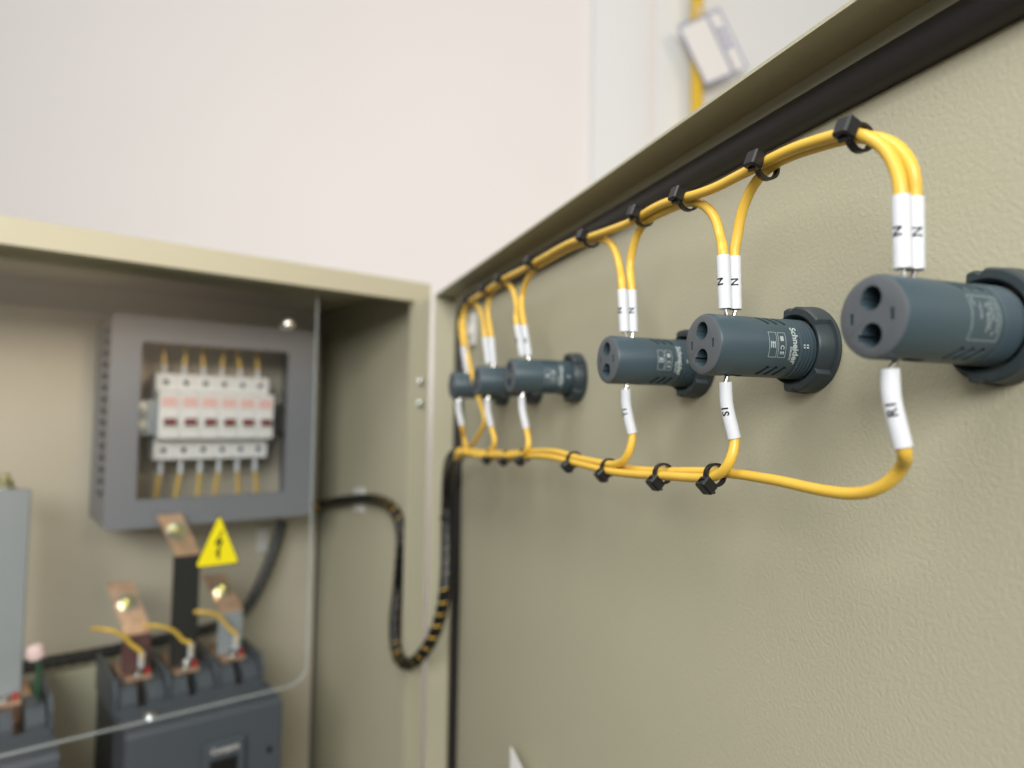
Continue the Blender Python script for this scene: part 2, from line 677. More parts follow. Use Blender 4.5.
# ================================================================== pilot lamps
LZ = 0.0282
LS = [0.620, 0.5455, 0.471, 0.335, 0.2605, 0.186]
LR, LL = 0.0112, 0.0485
lamp_lab = [
    'dark grey pilot lamp body nearest the camera, cut off by the right edge',
    'dark grey pilot lamp body second from the right, above the S1 sleeve',
    'dark grey pilot lamp body third from the right, above the T1 sleeve',
    'dark grey pilot lamp body, nearest of the three farther ones by the hinge',
    'dark grey pilot lamp body, middle of the three farther ones by the hinge',
    'dark grey pilot lamp body nearest the hinge, farthest away on the door']


def make_lamp():
    t = thing('pilot_lamp', lamp_lab[0], 'pilot lamp', FD, (0, 0, 0), 'pilot lamps on the door')
    # body
    b = B()
    pr = [(.0002, .0100), (.0058, .0100)]
    x = .0060
    for k in range(5):                      # thread
        pr += [(x, .0106), (x + .0005, .0114), (x + .0009, .0114), (x + .0013, .0106)]
        x += .0016
    pr += [(.0143, .0108), (.0149, LR), (LL - .0012, LR), (LL - .0004, LR - .0004), (LL, LR - .0013)]
    lathe(b, pr, (0, 0, 0), (1, 0, 0), 64)
    cut = B()
    for s in (-1, 1):                       # screw holes with key notch
        cyl(cut, (LL - .013, 0, s * .0049), (LL + .003, 0, s * .0049), .0033, 28)
        cbox(cut, (LL - .0035, s * .00045 - .003, s * .0049 - .0006), (.012, .0020, .0020))
    for s in (-1, 1):                       # test slots
        cbox(cut, (LL, s * .0064, 0), (.006, .0010, .0031))
    for s in (-1, 1):                       # slanted cooling slots near the thread
        for k in range(3):
            for side in (1, -1):
                ang = math.radians(57) * s
                rad = Vector((0, side * math.cos(ang), math.sin(ang)))
                tan = Vector((0, side * math.sin(ang) * s, -math.cos(ang) * s)) * math.cos(.52) - Vector((math.sin(.52), 0, 0))
                third = tan.cross(rad)
                M = Matrix(((third.x, rad.x, tan.x, 0), (third.y, rad.y, tan.y, 0), (third.z, rad.z, tan.z, 0), (0, 0, 0, 1)))
                cbox(cut, Vector((.0195 + .0037 * k, 0, 0)) + rad * LR, (.0018, .0046, .0056), 0, 1, M)
    cbox(cut, (.0365, 0, -LR), (.0075, .0055, .006))     # wire entries
    cbox(cut, (.0365, 0, LR), (.0085, .0055, .006))
    b = boolean(b, cut)
    body = part('body', b, 'lamp', t, 30)
    # paler end face: faces of the flat end get the second material
    me = body.data
    me.materials.append(MATS['lamp_face'])
    for p in me.polygons:
        if p.center.x > LL - .0009 and p.normal.x > .55:
            p.material_index = 1
    for s in (1, -1):
        b = B()
        lathe(b, [(0, .0029), (.0016, .0029), (.0020, .0025)], (LL - .0128, 0, s * .0049), (1, 0, 0), 20)
        sc = part('screw', b, 'zinc', t)
        b = B()
        cbox(b, (LL - .0106, 0, s * .0049), (.0006, .0042, .0006))
        cbox(b, (LL - .0106, 0, s * .0049), (.0006, .0006, .0042))
        part('slot', b, 'black', sc)
    # lock nut with six flutes
    b = B()
    seg = 96
    rings = []
    for x, ro, dp_ in ((.0002, .0168, .0), (.0018, .0168, .0), (.0020, .0167, .0013), (.0074, .0164, .0017), (.0082, .0157, .0015), (.0082, .0134, 0), (.0070, .0124, 0), (.0030, .0118, 0)):
        ring = []
        for k in range(seg):
            a = 2 * PI * k / seg
            ph = (math.degrees(a) + 34) % 180
            f = 1.0 if ph < 70 else (0.7 if 122 < ph < 128 else 0.0)
            far = 108 < math.degrees(a) < 252
            r = (ro - dp_ * f) if not (far and dp_) else .0136 - (.0166 - ro) * .25
            ring.append(b.verts.new((x, math.cos(a) * r, math.sin(a) * r)))
        rings.append(ring)
    for r0, r1 in zip(rings, rings[1:]):
        for k in range(seg):
            b.faces.new((r0[k], r0[(k + 1) % seg], r1[(k + 1) % seg], r1[k]))
    part('lock_nut', b, 'nut', t, 32)
    return t


lamp0 = make_lamp()
lamps = []
for i, s in enumerate(LS):
    M = FD @ Matrix.Translation((0, s, LZ))
    if i == 0:
        o = lamp0
        o.matrix_world = M
    else:
        o = copy_tree(lamp0, None, M)
    o['label'] = lamp_lab[i]
    lamps.append(o)


# printing on the lamps, wrapped round the side that faces the camera
def lamp_print(i, items):
    o = lamps[i]
    body = [c for c in o.children if c.name.startswith('body')][0]
    b = B()
    for geo, n0, c0 in items:     # text x runs down round the body, text y points to the nut
        def fn(v, n0=n0, c0=c0):
            th = -(v.x + c0) / LR
            r = LR + .00005
            return Vector((n0 - v.y, r * math.cos(th), r * math.sin(th)))
        add_mapped(b, geo, fn)
    part('lettering', b, 'print', body, 0)


def frame_lines(x0, y0, x1, y1, w=.00016):
    return [rect_geo(x0, y0, x1, y0 + w, 10), rect_geo(x0, y1 - w, x1, y1, 10), rect_geo(x0, y0, x0 + w, y1, 1), rect_geo(x1 - w, y0, x1, y1, 1)]


def brand_items():
    L = [(text_geo('Schneider', .0036, .03), .0162, -.0002), (text_geo('Electric', .0017, .02), .0182, .0030)]
    for y0 in (-.0016, ):
        for n0 in (.0222, .0262):
            L += [(g, n0, 0) for g in frame_lines(-.0047, -.0017, .0047, .0017)]
    L += [(text_geo('C E', .0023, .03), .0222, .0018), (rect_geo(-.0032, -.0007, -.0014, .0007, 3), .0222, 0)]
    for k in range(3):
        L.append((rect_geo(-.0012, -.0010 + .0008 * k, .0012, -.0006 + .0008 * k, 2), .0262, 0))
    L += [(rect_geo(-.0002, -.001, .0002, .001, 1), .0262, -.0006)]
    L += [(rect_geo(-.0007, -.0016, -.0001, .0014, 2), .0110, 0), (rect_geo(.0002, -.0016, .0008, .0014, 2), .0110, 0)]
    return L


for i in (1, 2, 3):
    lamp_print(i, brand_items())
rr = random.Random(3)
L = [(g, .0215, 0) for g in frame_lines(-.0062, -.0052, .0062, .0052)]
for k, (y, n) in enumerate(((.0040, 9), (.0026, 8), (.0014, 9), (.0004, 7), (-.0018, 5), (-.0038, 4))):
    x = -.0054
    for j in range(n):
        wd = rr.uniform(.0005, .0012)
        if rr.random() < .86:
            L.append((rect_geo(x, y - .00013, x + wd, y + .00016, 2), .0215, 0))
        x += wd + .00035
lamp_print(0, L)


# ================================================================== wires on the door
WR, SR = 0.00190, 0.00245


def tie_text(b, s, P, facing, size, up):
    """text along the sleeve centre line P (top to bottom), wrapped round it, centred where `facing` points"""
    Q = P[::-1] if up else P
    cum = [0]
    for a, c in zip(Q, Q[1:]):
        cum.append(cum[-1] + (c - a).length)
    r = SR + .00009

    def fn(v):
        t = min(max(cum[-1] * .5 + v.x, 0), cum[-1] - 1e-7)
        k = max(i for i in range(len(cum)) if cum[i] <= t)
        k = min(k, len(Q) - 2)
        d = (Q[k + 1] - Q[k]).normalized()
        f = (facing - d * facing.dot(d)).normalized()
        th = v.y / r
        return Q[k] + d * (t - cum[k]) + (f * math.cos(th) + f.cross(d) * math.sin(th)) * r
    add_mapped(b, text_geo(s, size, .025), fn)


def sleeve(parent, pts, txt=None, facing=None, up=False, size=.0038):
    """white marker sleeve; pts top to bottom"""
    pts = [Vector(p) for p in pts]
    b = B()
    P = spline(pts, .002)
    T, fr = frames_along(P)
    seg = 18
    outer, inner = [], []
    for p, (u, v) in zip(P, fr):
        cs = [(u * math.cos(2 * PI * k / seg) + v * math.sin(2 * PI * k / seg)) for k in range(seg)]
        outer.append([b.verts.new(p + c * SR) for c in cs])
        inner.append([b.verts.new(p + c * (SR - .00045)) for c in cs])
    for L_ in (outer, inner):
        for a, c in zip(L_, L_[1:]):
            for k in range(seg):
                b.faces.new((a[k], a[(k + 1) % seg], c[(k + 1) % seg], c[k]))
    for e in (0, -1):
        for k in range(seg):
            b.faces.new((outer[e][k], outer[e][(k + 1) % seg], inner[e][(k + 1) % seg], inner[e][k]))
    sl = part('marker_sleeve', b, 'sleeve', parent)
    if txt:
        b = B()
        tie_text(b, txt, P, facing, size, up)
        part('lettering', b, 'ink', sl, 0)
    return sl


def wire(label, path, sleeves, group, base, core=True):
    """path: insulation centre line in door coords; sleeves: list of (pts, txt, facing, up, pin_to)"""
    t = thing('control_wire', label, 'wire', FD, base, group)
    b = B()
    tube(b, smooth_pts(spline(path, .0022), 3), WR, 14)
    part('insulation', b, 'yellow', t)
    for pts, txt, facing, up, pin in sleeves:
        sleeve(t, pts, txt, facing, up)
        a = Vector(pts[-1] if (Vector(pts[-1]) - Vector(pin)).length < (Vector(pts[0]) - Vector(pin)).length else pts[0])
        q = Vector(pin)
        b = B()
        P_ = [Vector(v) for v in pts]
        if (P_[0] - a).length < 1e-9:
            P_ = P_[::-1]
        ax = (P_[-2] - P_[-1]).normalized()
        tube(b, [a + ax * .002, a, a.lerp(q, .5), q], .0008, 8)
        part('ferrule', b, 'tin', t)
        b = B()
        tube(b, [a + ax * .0028, a + ax * .0006], .00175, 10)
        part('ferrule_collar', b, 'tin', t)
    return t


N_L, N_R = 0.0388, 0.0338          # the two sleeves standing above each lamp


TT = [-.0012, .0006, .0018, .0050, .0035, .0048]
TB = [-.0012, 0, .0008, .0012, .0010, .0010]


def top_sleeve(i, left, tilt=0.0):
    s, n = LS[i], (N_L if left else N_R)
    nb = n - .0004 if left else n + .0002
    return Vector((n + TT[i], s + tilt, LZ + .0335)), Vector((nb + TB[i], s, LZ + .0137)), Vector((.0372 if left else .0358, s, LZ + LR - .003))


def dps(lst, n):
    return [dp(x, y, n if not callable(n) else n(x)) for x, y in lst]


f_cam_s = Vector((.75, .8, 0))
f_cam_n = Vector((1.0, .18, 0))


def n_wire(label, i, left_i, mid, j=None, left_j=None, tilt_i=0, tilt_j=0, txt='N'):
    sl = []
    pa, pb, pin = top_sleeve(i, left_i, tilt_i)
    sl.append(([pa, pb], txt if i < 4 else None, f_cam_n if left_i else f_cam_s, False, pin))
    path = [pb.lerp(pa, .3), pa, pa + (pa - pb).normalized() * .0025] + mid
    if j is not None:
        qa, qb, qpin = top_sleeve(j, left_j, tilt_j)
        sl.append(([qa, qb], txt if j < 4 else None, f_cam_n if left_j else f_cam_s, False, qpin))
        path += [qa + (qa - qb).normalized() * .0025, qa, qb.lerp(qa, .3)]
    return wire(label, path, sl, 'yellow wires along the door', pa)


UP, LO = 0.0372, 0.0338
# long feed wire: from the nearest lamp along the upper run, down by the hinge to the lower run
midA = dps([(898, 172), (890, 154), (876, 141), (858, 134), (842, 134), (823, 139), (795, 148), (767, 161), (752, 169), (736, 177), (717, 187), (693, 195.5), (674, 200), (658, 206), (644, 214), (633, 221), (609, 230.5), (590, 237), (570, 243), (547, 255.5), (535, 262.5), (524, 269), (504, 279), (488, 290), (474, 299)], UP)
midA += dps([(465, 308), (464, 325), (467, 350), (473, 378), (480, 402), (485, 420), (479, 434)], .0345) + dps([(471, 446), (462, 452), (453, 457)], .028)
n_wire('long yellow wire from the nearest lamp along the upper run and down by the hinge', 0, True, midA)
midB = dps([(914, 170), (906, 155), (893, 143), (876, 138), (858, 137), (842, 139.5), (823, 145), (795, 154), (770, 166.5), (757, 180), (747, 197), (740, 218), (737, 240)], LO)
n_wire('short yellow wire looping from the nearest lamp to the second lamp', 0, False, midB, 1, False)
midC = dps([(720, 236), (716, 219), (707, 207), (696, 202), (684, 203.5), (672, 208), (660, 213.5), (648, 220), (640, 229), (633, 247), (630, 267)], LO)
n_wire('short yellow wire looping from the second lamp to the third lamp', 1, True, midC, 2, False)
midD = dps([(619.5, 266), (616, 252), (609, 241.5), (598, 239), (586, 242.5), (571, 248), (551, 258.5), (540, 265.5), (531.5, 273), (525, 285), (522, 298)], LO)
n_wire('yellow wire crossing the wide gap from the third lamp to the fourth', 2, True, midD, 3, False)
midE = dps([(516.5, 305), (514, 292), (509, 285), (503, 284), (496, 288), (490, 295), (488, 309)], LO)
n_wire('short yellow wire looping from the fourth lamp to the fifth lamp', 3, True, midE, 4, False)
midF = dps([(482, 316), (478, 306), (472, 304), (465, 309), (461, 320)], LO)
n_wire('short yellow wire looping from the fifth lamp to the last lamp by the hinge', 4, True, midF, 5, False)


def bot_wire(label, i, mid, txt):
    s = LS[i]
    dn = (.0052, .0013, .0014, .0027, .0026, .0050)[i]
    pa = Vector((.0372 + dn, s, LZ - .0135))
    pm = Vector((.0366 + dn, s, LZ - .0215))
    pb = Vector((.0340 + dn, s + .001, LZ - .0340))
    pin = Vector((.0366, s, LZ - LR + .003))
    path = [pb.lerp(pa, .35), pb, pb + (pb - pm).normalized() * .002] + mid
    return wire(label, path, [([pa, pm, pb], txt, Vector((1.0, .62, 0)), True, pin)], 'yellow wires along the door', pb)


tail = [(530, 454), (515, 455.5), (500, 455.5), (482, 454.5), (466, 453), (456, 457)]


def tl(dn, dy):
    return dps([(x, y + dy) for x, y in tail], .0345 + dn)


bot_wire('yellow wire marked R1 sagging from the nearest lamp into the lower run', 0,
         dps([(904, 464), (895, 478), (879, 489), (856, 494), (823, 490.5), (782, 481.5), (754, 476.5), (733, 473.5), (712, 472), (690, 471.5), (672, 471.5), (652, 471), (634, 469.5), (615, 467), (592, 462), (570, 457.5), (552, 454)], .0325) + tl(-.0035, -.8), 'R1')
bot_wire('yellow wire marked S1 dropping from the second lamp to the lower run', 1,
         dps([(731, 460), (724.5, 471), (713, 477), (690, 477.5), (669, 476), (647, 475), (626, 473.5), (611, 471.5), (592, 467), (572, 462), (553, 457.5)], .0375) + tl(.002, 2), 'S1')
bot_wire('yellow wire marked T1 dropping from the third lamp to the lower run', 2,
         dps([(630, 451), (625, 460), (615, 464.5), (602, 463), (577, 458), (557, 452)], .0368) + tl(.0015, -2.4), 'T1')
bot_wire('yellow wire dropping from the fourth lamp to the lower run', 3,
         dps([(529, 444), (526, 452)], .0385) + tl(.0045, 0)[1:], None)
bot_wire('yellow wire dropping from the fifth lamp to the lower run', 4,
         dps([(495, 441), (490, 451)], .036) + tl(.0065, .5)[3:], None)
bot_wire('yellow wire dropping from the last lamp by the hinge', 5,
         dps([(464, 438), (466, 447)], .034) + tl(.0075, -2)[4:], None)

# ------------------------------------------------------------------ cable ties
def cable_tie(label, F, c, tang, head_dir, ra, rb, group, adir=None):
    """strap loop round a bundle; ra = half height towards the head, rb = half width across"""
    c = Vector(c)
    t_ = Vector(tang).normalized()
    h = Vector(head_dir)
    h = (h - t_ * h.dot(t_)).normalized()
    q = t_.cross(h)
    t = thing('cable_tie', label, 'cable tie', F, c, group)
    b = B()
    n = 32
    rings = []
    for k in range(n):
        a = 2 * PI * k / n
        o_ = h * math.cos(a) * ra + q * math.sin(a) * rb
        nn = (h * math.cos(a) * rb + q * math.sin(a) * ra).normalized()
        rings.append([b.verts.new(c + o_ + t_ * x + nn * y) for x, y in ((-.0012, 0), (.0012, 0), (.0012, .0009), (-.0012, .0009))])
    for k in range(n):
        r0, r1 = rings[k], rings[(k + 1) % n]
        for j in range(4):
            b.faces.new((r0[j], r0[(j + 1) % 4], r1[(j + 1) % 4], r1[j]))
    part('strap', b, 'tie', t)
    # head: a block with a slot running through it, axis along q
    M = Matrix(((t_.x, q.x, h.x, 0), (t_.y, q.y, h.y, 0), (t_.z, q.z, h.z, 0), (0, 0, 0, 1)))
    hc = c + h * (ra + .0019)
    b = B()
    box(b, (-.0027, -.0030, -.0024), (.0027, .0030, .0024), .0006, 1)
    cut = B()
    box(cut, (-.0014, -.004, -.0006), (.0014, .004, .0010))
    b = boolean(b, cut)
    bmesh.ops.transform(b, matrix=Matrix.Translation(hc) @ M, verts=b.verts[:])
    hd = part('head', b, 'tie', t)
    b = B()
    box(b, (-.0012, -.0025, -.0005), (.0012, .0041, .0005))
    bmesh.ops.transform(b, matrix=Matrix.Translation(hc) @ M, verts=b.verts[:])
    part('tail', b, 'tie', hd)
    return t


hd_up = Vector((.93, 0, .34))
UT = [(851, 137, 'black cable tie at the near bend of the upper wire run'),
      (762, 167, 'black cable tie on the upper run above the second lamp'),
      (684, 200, 'black cable tie on the upper run, left of the second lamp loop'),
      (640, 218, 'black cable tie on the upper run above the third lamp'),
      (588, 240, 'black cable tie on the upper run, left of the third lamp loop'),
      (534, 264, 'black cable tie on the upper run above the fourth lamp'),
      (503, 281, 'black cable tie on the upper run, left of the fourth lamp loop'),
      (488, 291, 'black cable tie on the upper run above the fifth lamp'),
      (470, 302, 'black cable tie at the far end of the upper run by the hinge')]
for k, (px, py, lab) in enumerate(UT):
    c = dp(px + (9, 5, 4, 4, 3, 2, 2, 1, 1)[k], py + (1 if k < 3 else 0), (UP + LO) / 2)
    a_, b_ = UT[max(0, k - 1)], UT[min(len(UT) - 1, k + 1)]
    tg = dp(a_[0], a_[1], .035) - dp(b_[0], b_[1], .035)
    cable_tie(lab, FD, c, tg, hd_up, .0038, .0033, 'cable ties on the door wiring')
hd_lo = Vector((.72, 0, -.70))
LT = [(713, 475, 'black cable tie on the lower run below the second lamp'),
      (661, 473.5, 'black cable tie on the lower run, between the second and third lamps'),
      (607, 467.5, 'black cable tie on the lower run below the third lamp'),
      (572, 459.5, 'black cable tie on the lower run, left of the third lamp'),
      (523, 455, 'black cable tie on the lower run below the fourth lamp'),
      (506, 456, 'black cable tie on the lower run, second left of the wide gap'),
      (489, 455, 'black cable tie on the lower run below the fifth lamp')]
for k, (px, py, lab) in enumerate(LT):
    c = dp(px + 2, py, .0358)
    a_, b_ = LT[max(0, k - 1)], LT[min(len(LT) - 1, k + 1)]
    tg = dp(a_[0], a_[1], .035) - dp(b_[0], b_[1], .035)
    cable_tie(lab, FD, c, tg, hd_lo, .0037, .0036, 'cable ties on the door wiring')

# adhesive tie mount on the door by the hinge
p = dp(472, 330, .002)
b = B(); box(b, (.0003, p.y - .010, p.z - .016), (.0035, p.y + .010, p.z + .016), .0008, 1)
box(b, (.0030, p.y - .005, p.z - .006), (.0060, p.y + .005, p.z + .006), .0008, 1)
single('tie_mount', b, 'mount_white', FD, 'pale adhesive tie mount stuck on the door behind the far wires', 'tie mount', loc=p)


# ================================================================== spiral-wrapped harness over the hinge
def helix_wrap(bm, pts, r, th, pitch, cover, phase=0):
    T, fr = frames_along(pts)
    cum = [0]
    for a, c in zip(pts, pts[1:]):
        cum.append(cum[-1] + (c - a).length)
    Ltot = cum[-1]
    n = int(Ltot / pitch * 26)
    rows = []
    j = 0

    def at(d):
        d = min(max(d, 0), Ltot)
        lo = 0
        hi = len(cum) - 1
        while hi - lo > 1:
            m = (lo + hi) // 2
            if cum[m] <= d:
                lo = m
            else:
                hi = m
        f = (d - cum[lo]) / max(1e-9, cum[hi] - cum[lo])
        return pts[lo].lerp(pts[hi], f), fr[lo][0].lerp(fr[hi][0], f), fr[lo][1].lerp(fr[hi][1], f)
    for k in range(n + 1):
        d = Ltot * k / n
        a = 2 * PI * d / pitch + phase
        row = []
        hw = pitch * cover(k / n) / 2
        for off, rr_ in ((-hw, r), (-hw, r + th), (hw, r + th), (hw, r)):
            p, u, v = at(d + off)
            row.append(bm.verts.new(p + (u * math.cos(a) + v * math.sin(a)) * rr_))
        rows.append(row)
    for r0, r1 in zip(rows, rows[1:]):
        for j in range(4):
            bm.faces.new((r0[j], r0[(j + 1) % 4], r1[(j + 1) % 4], r1[j]))
    bm.faces.new(rows[0]); bm.faces.new(rows[-1][::-1])
    return bm


W = lambda v, F: F @ v
hp = [W(dp(461, 453, .033), FD), W(dp(453, 457, .031), FD), W(dp(449, 470, .024), FD), W(dp(447.5, 495, .018), FD), W(dp(447, 530, .018), FD), W(dp(447, 565, .019), FD), W(dp(445, 592, .022), FD)]
hp += [wp(441, 615, .708), wp(434, 636, .710), wp(422, 655, .718), wp(409, 665, .735), wp(399, 660, .752), wp(395, 642, .767), wp(395, 615, .785), wp(398, 590, .797)]
sx = lambda px, py, x=-.012: W(hit(px, py, FC, 0, x), FC)
hp += [sx(400.5, 560), sx(402, 535), sx(398, 516), sx(388, 504), sx(372, 499, -.014), sx(350, 500, -.012), sx(335, 502, -.014), W(cp(321, 505, .246), FC), W(cp(315, 506, .246), FC)]
hb = smooth_pts(spline(hp, .004), 6)
t = thing('wiring_harness', 'black spiral-wrapped bundle of yellow wires looping from door to cabinet wall', 'cable harness', FW, hp[0])
b = B(); tube(b, hb, .0050, 12); part('wire_core', b, 'yellow', t)
b = B(); helix_wrap(b, hb, .0051, .0012, .0130, lambda f: .80 if (.30 < f < .50 or .70 < f < .78) else .955); part('spiral_wrap', b, 'wrap_black', t)
for py in (518, 582):
    c = dp(447, py, .018)
    t = cable_tie('black cable tie holding the harness, ' + ('upper' if py < 550 else 'lower') + ' of two below the last lamp', FD, c, (0, 0, 1), (.2, .9, 0), .0068, .0068, 'ties on the harness')
# white tie mount behind the harness on the side wall
c = hit(360, 500, FC, 0, -.003)
b = B(); box(b, (-.0062, c.y - .012, c.z - .015), (-.0017, c.y + .012, c.z + .015), .001, 1)
single('tie_mount', b, 'mount_white', FC, 'white adhesive tie mount behind the harness on the cabinet side wall', 'tie mount', loc=c)

# ================================================================== MCB surround on the mounting plate
FY = 0.165
A0, A1 = cp(108, 420, FY), cp(313, 430, FY)
X0, X1 = A0.x, A1.x
ZT = cp(110, 312, FY).z
ZB = cp(107, 531, FY).z
IX0, IX1 = cp(139, 420, FY).x, cp(287, 425, FY).x
IZT, IZB = cp(139, 341, FY).z, cp(139, 500, FY).z
fr = thing('breaker_surround', 'grey plastic surround framing the row of white breakers, vents on its side', 'enclosure frame', FC, ((X0 + X1) / 2, FY, ZB))
DB = .2585
b = B()
ring_prism(b, round_rect(X0, ZB, X1, ZT, .006, 4), round_rect(IX0, IZB, IX1, IZT, .003, 4), 1, FY, FY + .006)
part('front_bezel', b, 'frame_grey', fr)
b = B(); box(b, (X0 + .0005, FY + .0055, ZB + .005), (X0 + .004, DB, ZT - .005))
cut = B()
nsl = 15
zs = [ZT - .016 - k * (ZT - ZB - .052) / (nsl - 1) for k in range(nsl)]
for z in zs:
    box(cut, (X0 - .002, FY + .016, z - .0035), (X0 + .006, FY + .060, z + .0035))
b = boolean(b, cut)
part('side_wall', b, 'frame_grey', fr, label='side wall with a column of vent slots')
b = B(); box(b, (X0 + .0045, FY + .012, ZB + .006), (X0 + .006, DB - .006, ZT - .006)); part('vent_shade_sheet', b, 'black', fr)  # black sheet added behind the vent slots as the shade inside the box
b = B(); box(b, (X1 - .004, FY + .0055, ZB + .005), (X1 - .0005, DB, ZT - .005)); part('side_wall', b, 'frame_grey', fr)
b = B(); box(b, (X0 + .005, FY + .0055, ZT - .0035), (X1 - .005, DB, ZT)); part('top_wall', b, 'frame_grey', fr)
b = B(); box(b, (X0 + .005, FY + .0055, ZB), (X1 - .005, DB, ZB + .0035)); part('bottom_wall', b, 'frame_grey', fr)
b = B(); box(b, (X0 + .006, DB - .004, ZB + .006), (X1 - .006, DB, ZT - .006)); part('back_wall', b, 'paint_lit', fr)
for sx_ in (X0 + .012, X1 - .012):          # stand-off feet to the mounting plate
    for z in (ZB + .02, ZT - .02):
        b = B(); cyl(b, (sx_, DB, z), (sx_, MPY - .0002, z), .005, 12); part('standoff', b, 'zinc', fr)

MY = FY + .012
m0, m1 = cp(156, 378, MY + .020).x, cp(269, 380, MY + .020).x
PW = (m1 - m0) / 6
mzt, mzb = cp(157, 373, MY + .020).z, cp(155, 460, MY + .020).z
mc, mh = (mzt + mzb) / 2, (mzt - mzb) / 2
b = B()
prism(b, [(MY + .0455, mc - .0175), (MY + .052, mc - .0175), (MY + .052, mc + .0175), (MY + .0455, mc + .0175)], 0, X0 + .010, X1 - .010)
box(b, (X0 + .01, MY + .052, mc - .012), (X1 - .01, DB - .0045, mc + .012))
part('din_rail', b, 'zinc', fr)
mcb_words = ['leftmost white single-pole breaker in the row, next to the metal end clamp', 'second white breaker from the left in the row', 'third white breaker from the left in the row',
             'fourth white breaker from the left in the row', 'fifth white breaker from the left in the row', 'rightmost white breaker in the row']


def make_mcb():
    t = thing('circuit_breaker', mcb_words[0], 'breaker', FC, (m0 + PW / 2, MY, mc), 'white breakers on the rail')
    xa_, xb_ = m0 + .0002, m0 + PW - .0002
    b = B()
    prism(b, [(MY + .044, mc - mh), (MY + .020, mc - mh), (MY + .020, mc - mh * .55), (MY, mc - mh * .5), (MY, mc + mh * .56), (MY + .020, mc + mh * .6), (MY + .020, mc + mh), (MY + .044, mc + mh)], 0, xa_, xb_)
    bmesh.ops.bevel(b, geom=b.edges[:], offset=.0006, segments=1, affect='EDGES')
    part('body', b, 'mcb_white', t)
    b = B(); box(b, (xa_ + .0020, MY - .0004, mc + mh * .22), (xb_ - .0020, MY + .0004, mc + mh * .46)); part('rating_print', b, 'pink_print', t)
    b = B(); box(b, (xa_ + .003, MY - .0030, mc - mh * .24), (xb_ - .003, MY + .001, mc + mh * .02), .0006); tg = part('toggle_window', b, 'mcb_white', t)
    b = B(); box(b, (xa_ + .0042, MY - .0060, mc - mh * .19), (xb_ - .0042, MY - .0029, mc - mh * .04), .0006); part('toggle', b, 'toggle_red', tg)
    for z in (mc + mh * .80, mc - mh * .78):
        b = B(); cyl(b, (m0 + PW / 2, MY + .0212, z), (m0 + PW / 2, MY + .0192, z), .0032, 14); part('terminal_screw', b, 'breaker', t)
    return t


mcb = make_mcb()
for k in range(6):
    M = FC @ Matrix.Translation((m0 + PW * (k + .5), MY, mc))
    o = mcb if k == 0 else copy_tree(mcb, None, M)
    o['label'] = mcb_words[k]
# end clamp
ex0, ex1 = cp(133, 415, MY + .01).x, m0 - .0006
t = thing('end_clamp', 'shiny zinc end clamp with two screws left of the white breakers', 'clamp', FC, ((ex0 + ex1) / 2, MY, mc))
b = B(); box(b, (ex0 + .004, MY + .010, mc - .021), (ex1, MY + .044, mc + .019), .001); part('body', b, 'steel', t)
for z in (mc + .011, mc - .009):
    b = B(); lathe(b, [(0, .0062), (.004, .0062), (.0055, .0045)], (ex0 + .0085, MY + .0102, z), (0, -1, 0), 18); sc_ = part('screw', b, 'zinc', t)
    b = B(); cbox(b, (ex0 + .0085, MY + .0046, z), (.008, .0006, .0009)); part('slot', b, 'black', sc_)
b = B(); box(b, (ex0, MY + .018, mc + .019), (ex0 + .006, MY + .040, mc + .0245), .0006)
box(b, (ex0, MY + .018, mc - .0265), (ex0 + .006, MY + .040, mc - .021), .0006); part('flange', b, 'mount_white', t)
# wires into and out of the breakers
ord_ = ['first', 'second', 'third', 'fourth', 'fifth', 'sixth']
for k in range(6):
    xc = m0 + PW * (k + .5)
    for top in (True, False):
        jit = rr.uniform(-.003, .003)
        e = mc + (mh if top else -mh)
        sg = 1 if top else -1
        za = e + sg * (.006 if top else .010)
        zend = (IZT + .012) if top else (IZB - .012)
        yb = MY + .030
        t = thing('breaker_wire', 'yellow wire with white sleeve %s the %s white breaker from the left' % ('entering the top of' if top else 'leaving the bottom of', ord_[k]), 'wire', FC, (xc, yb, e), 'wires at the white breakers')
        b = B(); tube(b, spline([(xc, yb, e + sg * .004), (xc, yb, za), (xc + jit, yb + .001, (za + zend) / 2), (xc + jit * 1.6, yb + .003, zend)], .003), .0021, 10)
        part('insulation', b, 'yellow', t)
        b = B(); cyl(b, (xc, yb, e + sg * .0002), (xc, yb, za + sg * (.004 if top else .007)), .0027, 12); part('marker_sleeve', b, 'sleeve', t)


# ================================================================== moulded case breakers
P = .0475                # pole pitch
BX, BX2 = -.2030, -.3990
def hexnut(bm, p, d, r, h):
    lathe(bm, [(0, r), (h * .85, r), (h, r * .9)], p, d, 6)


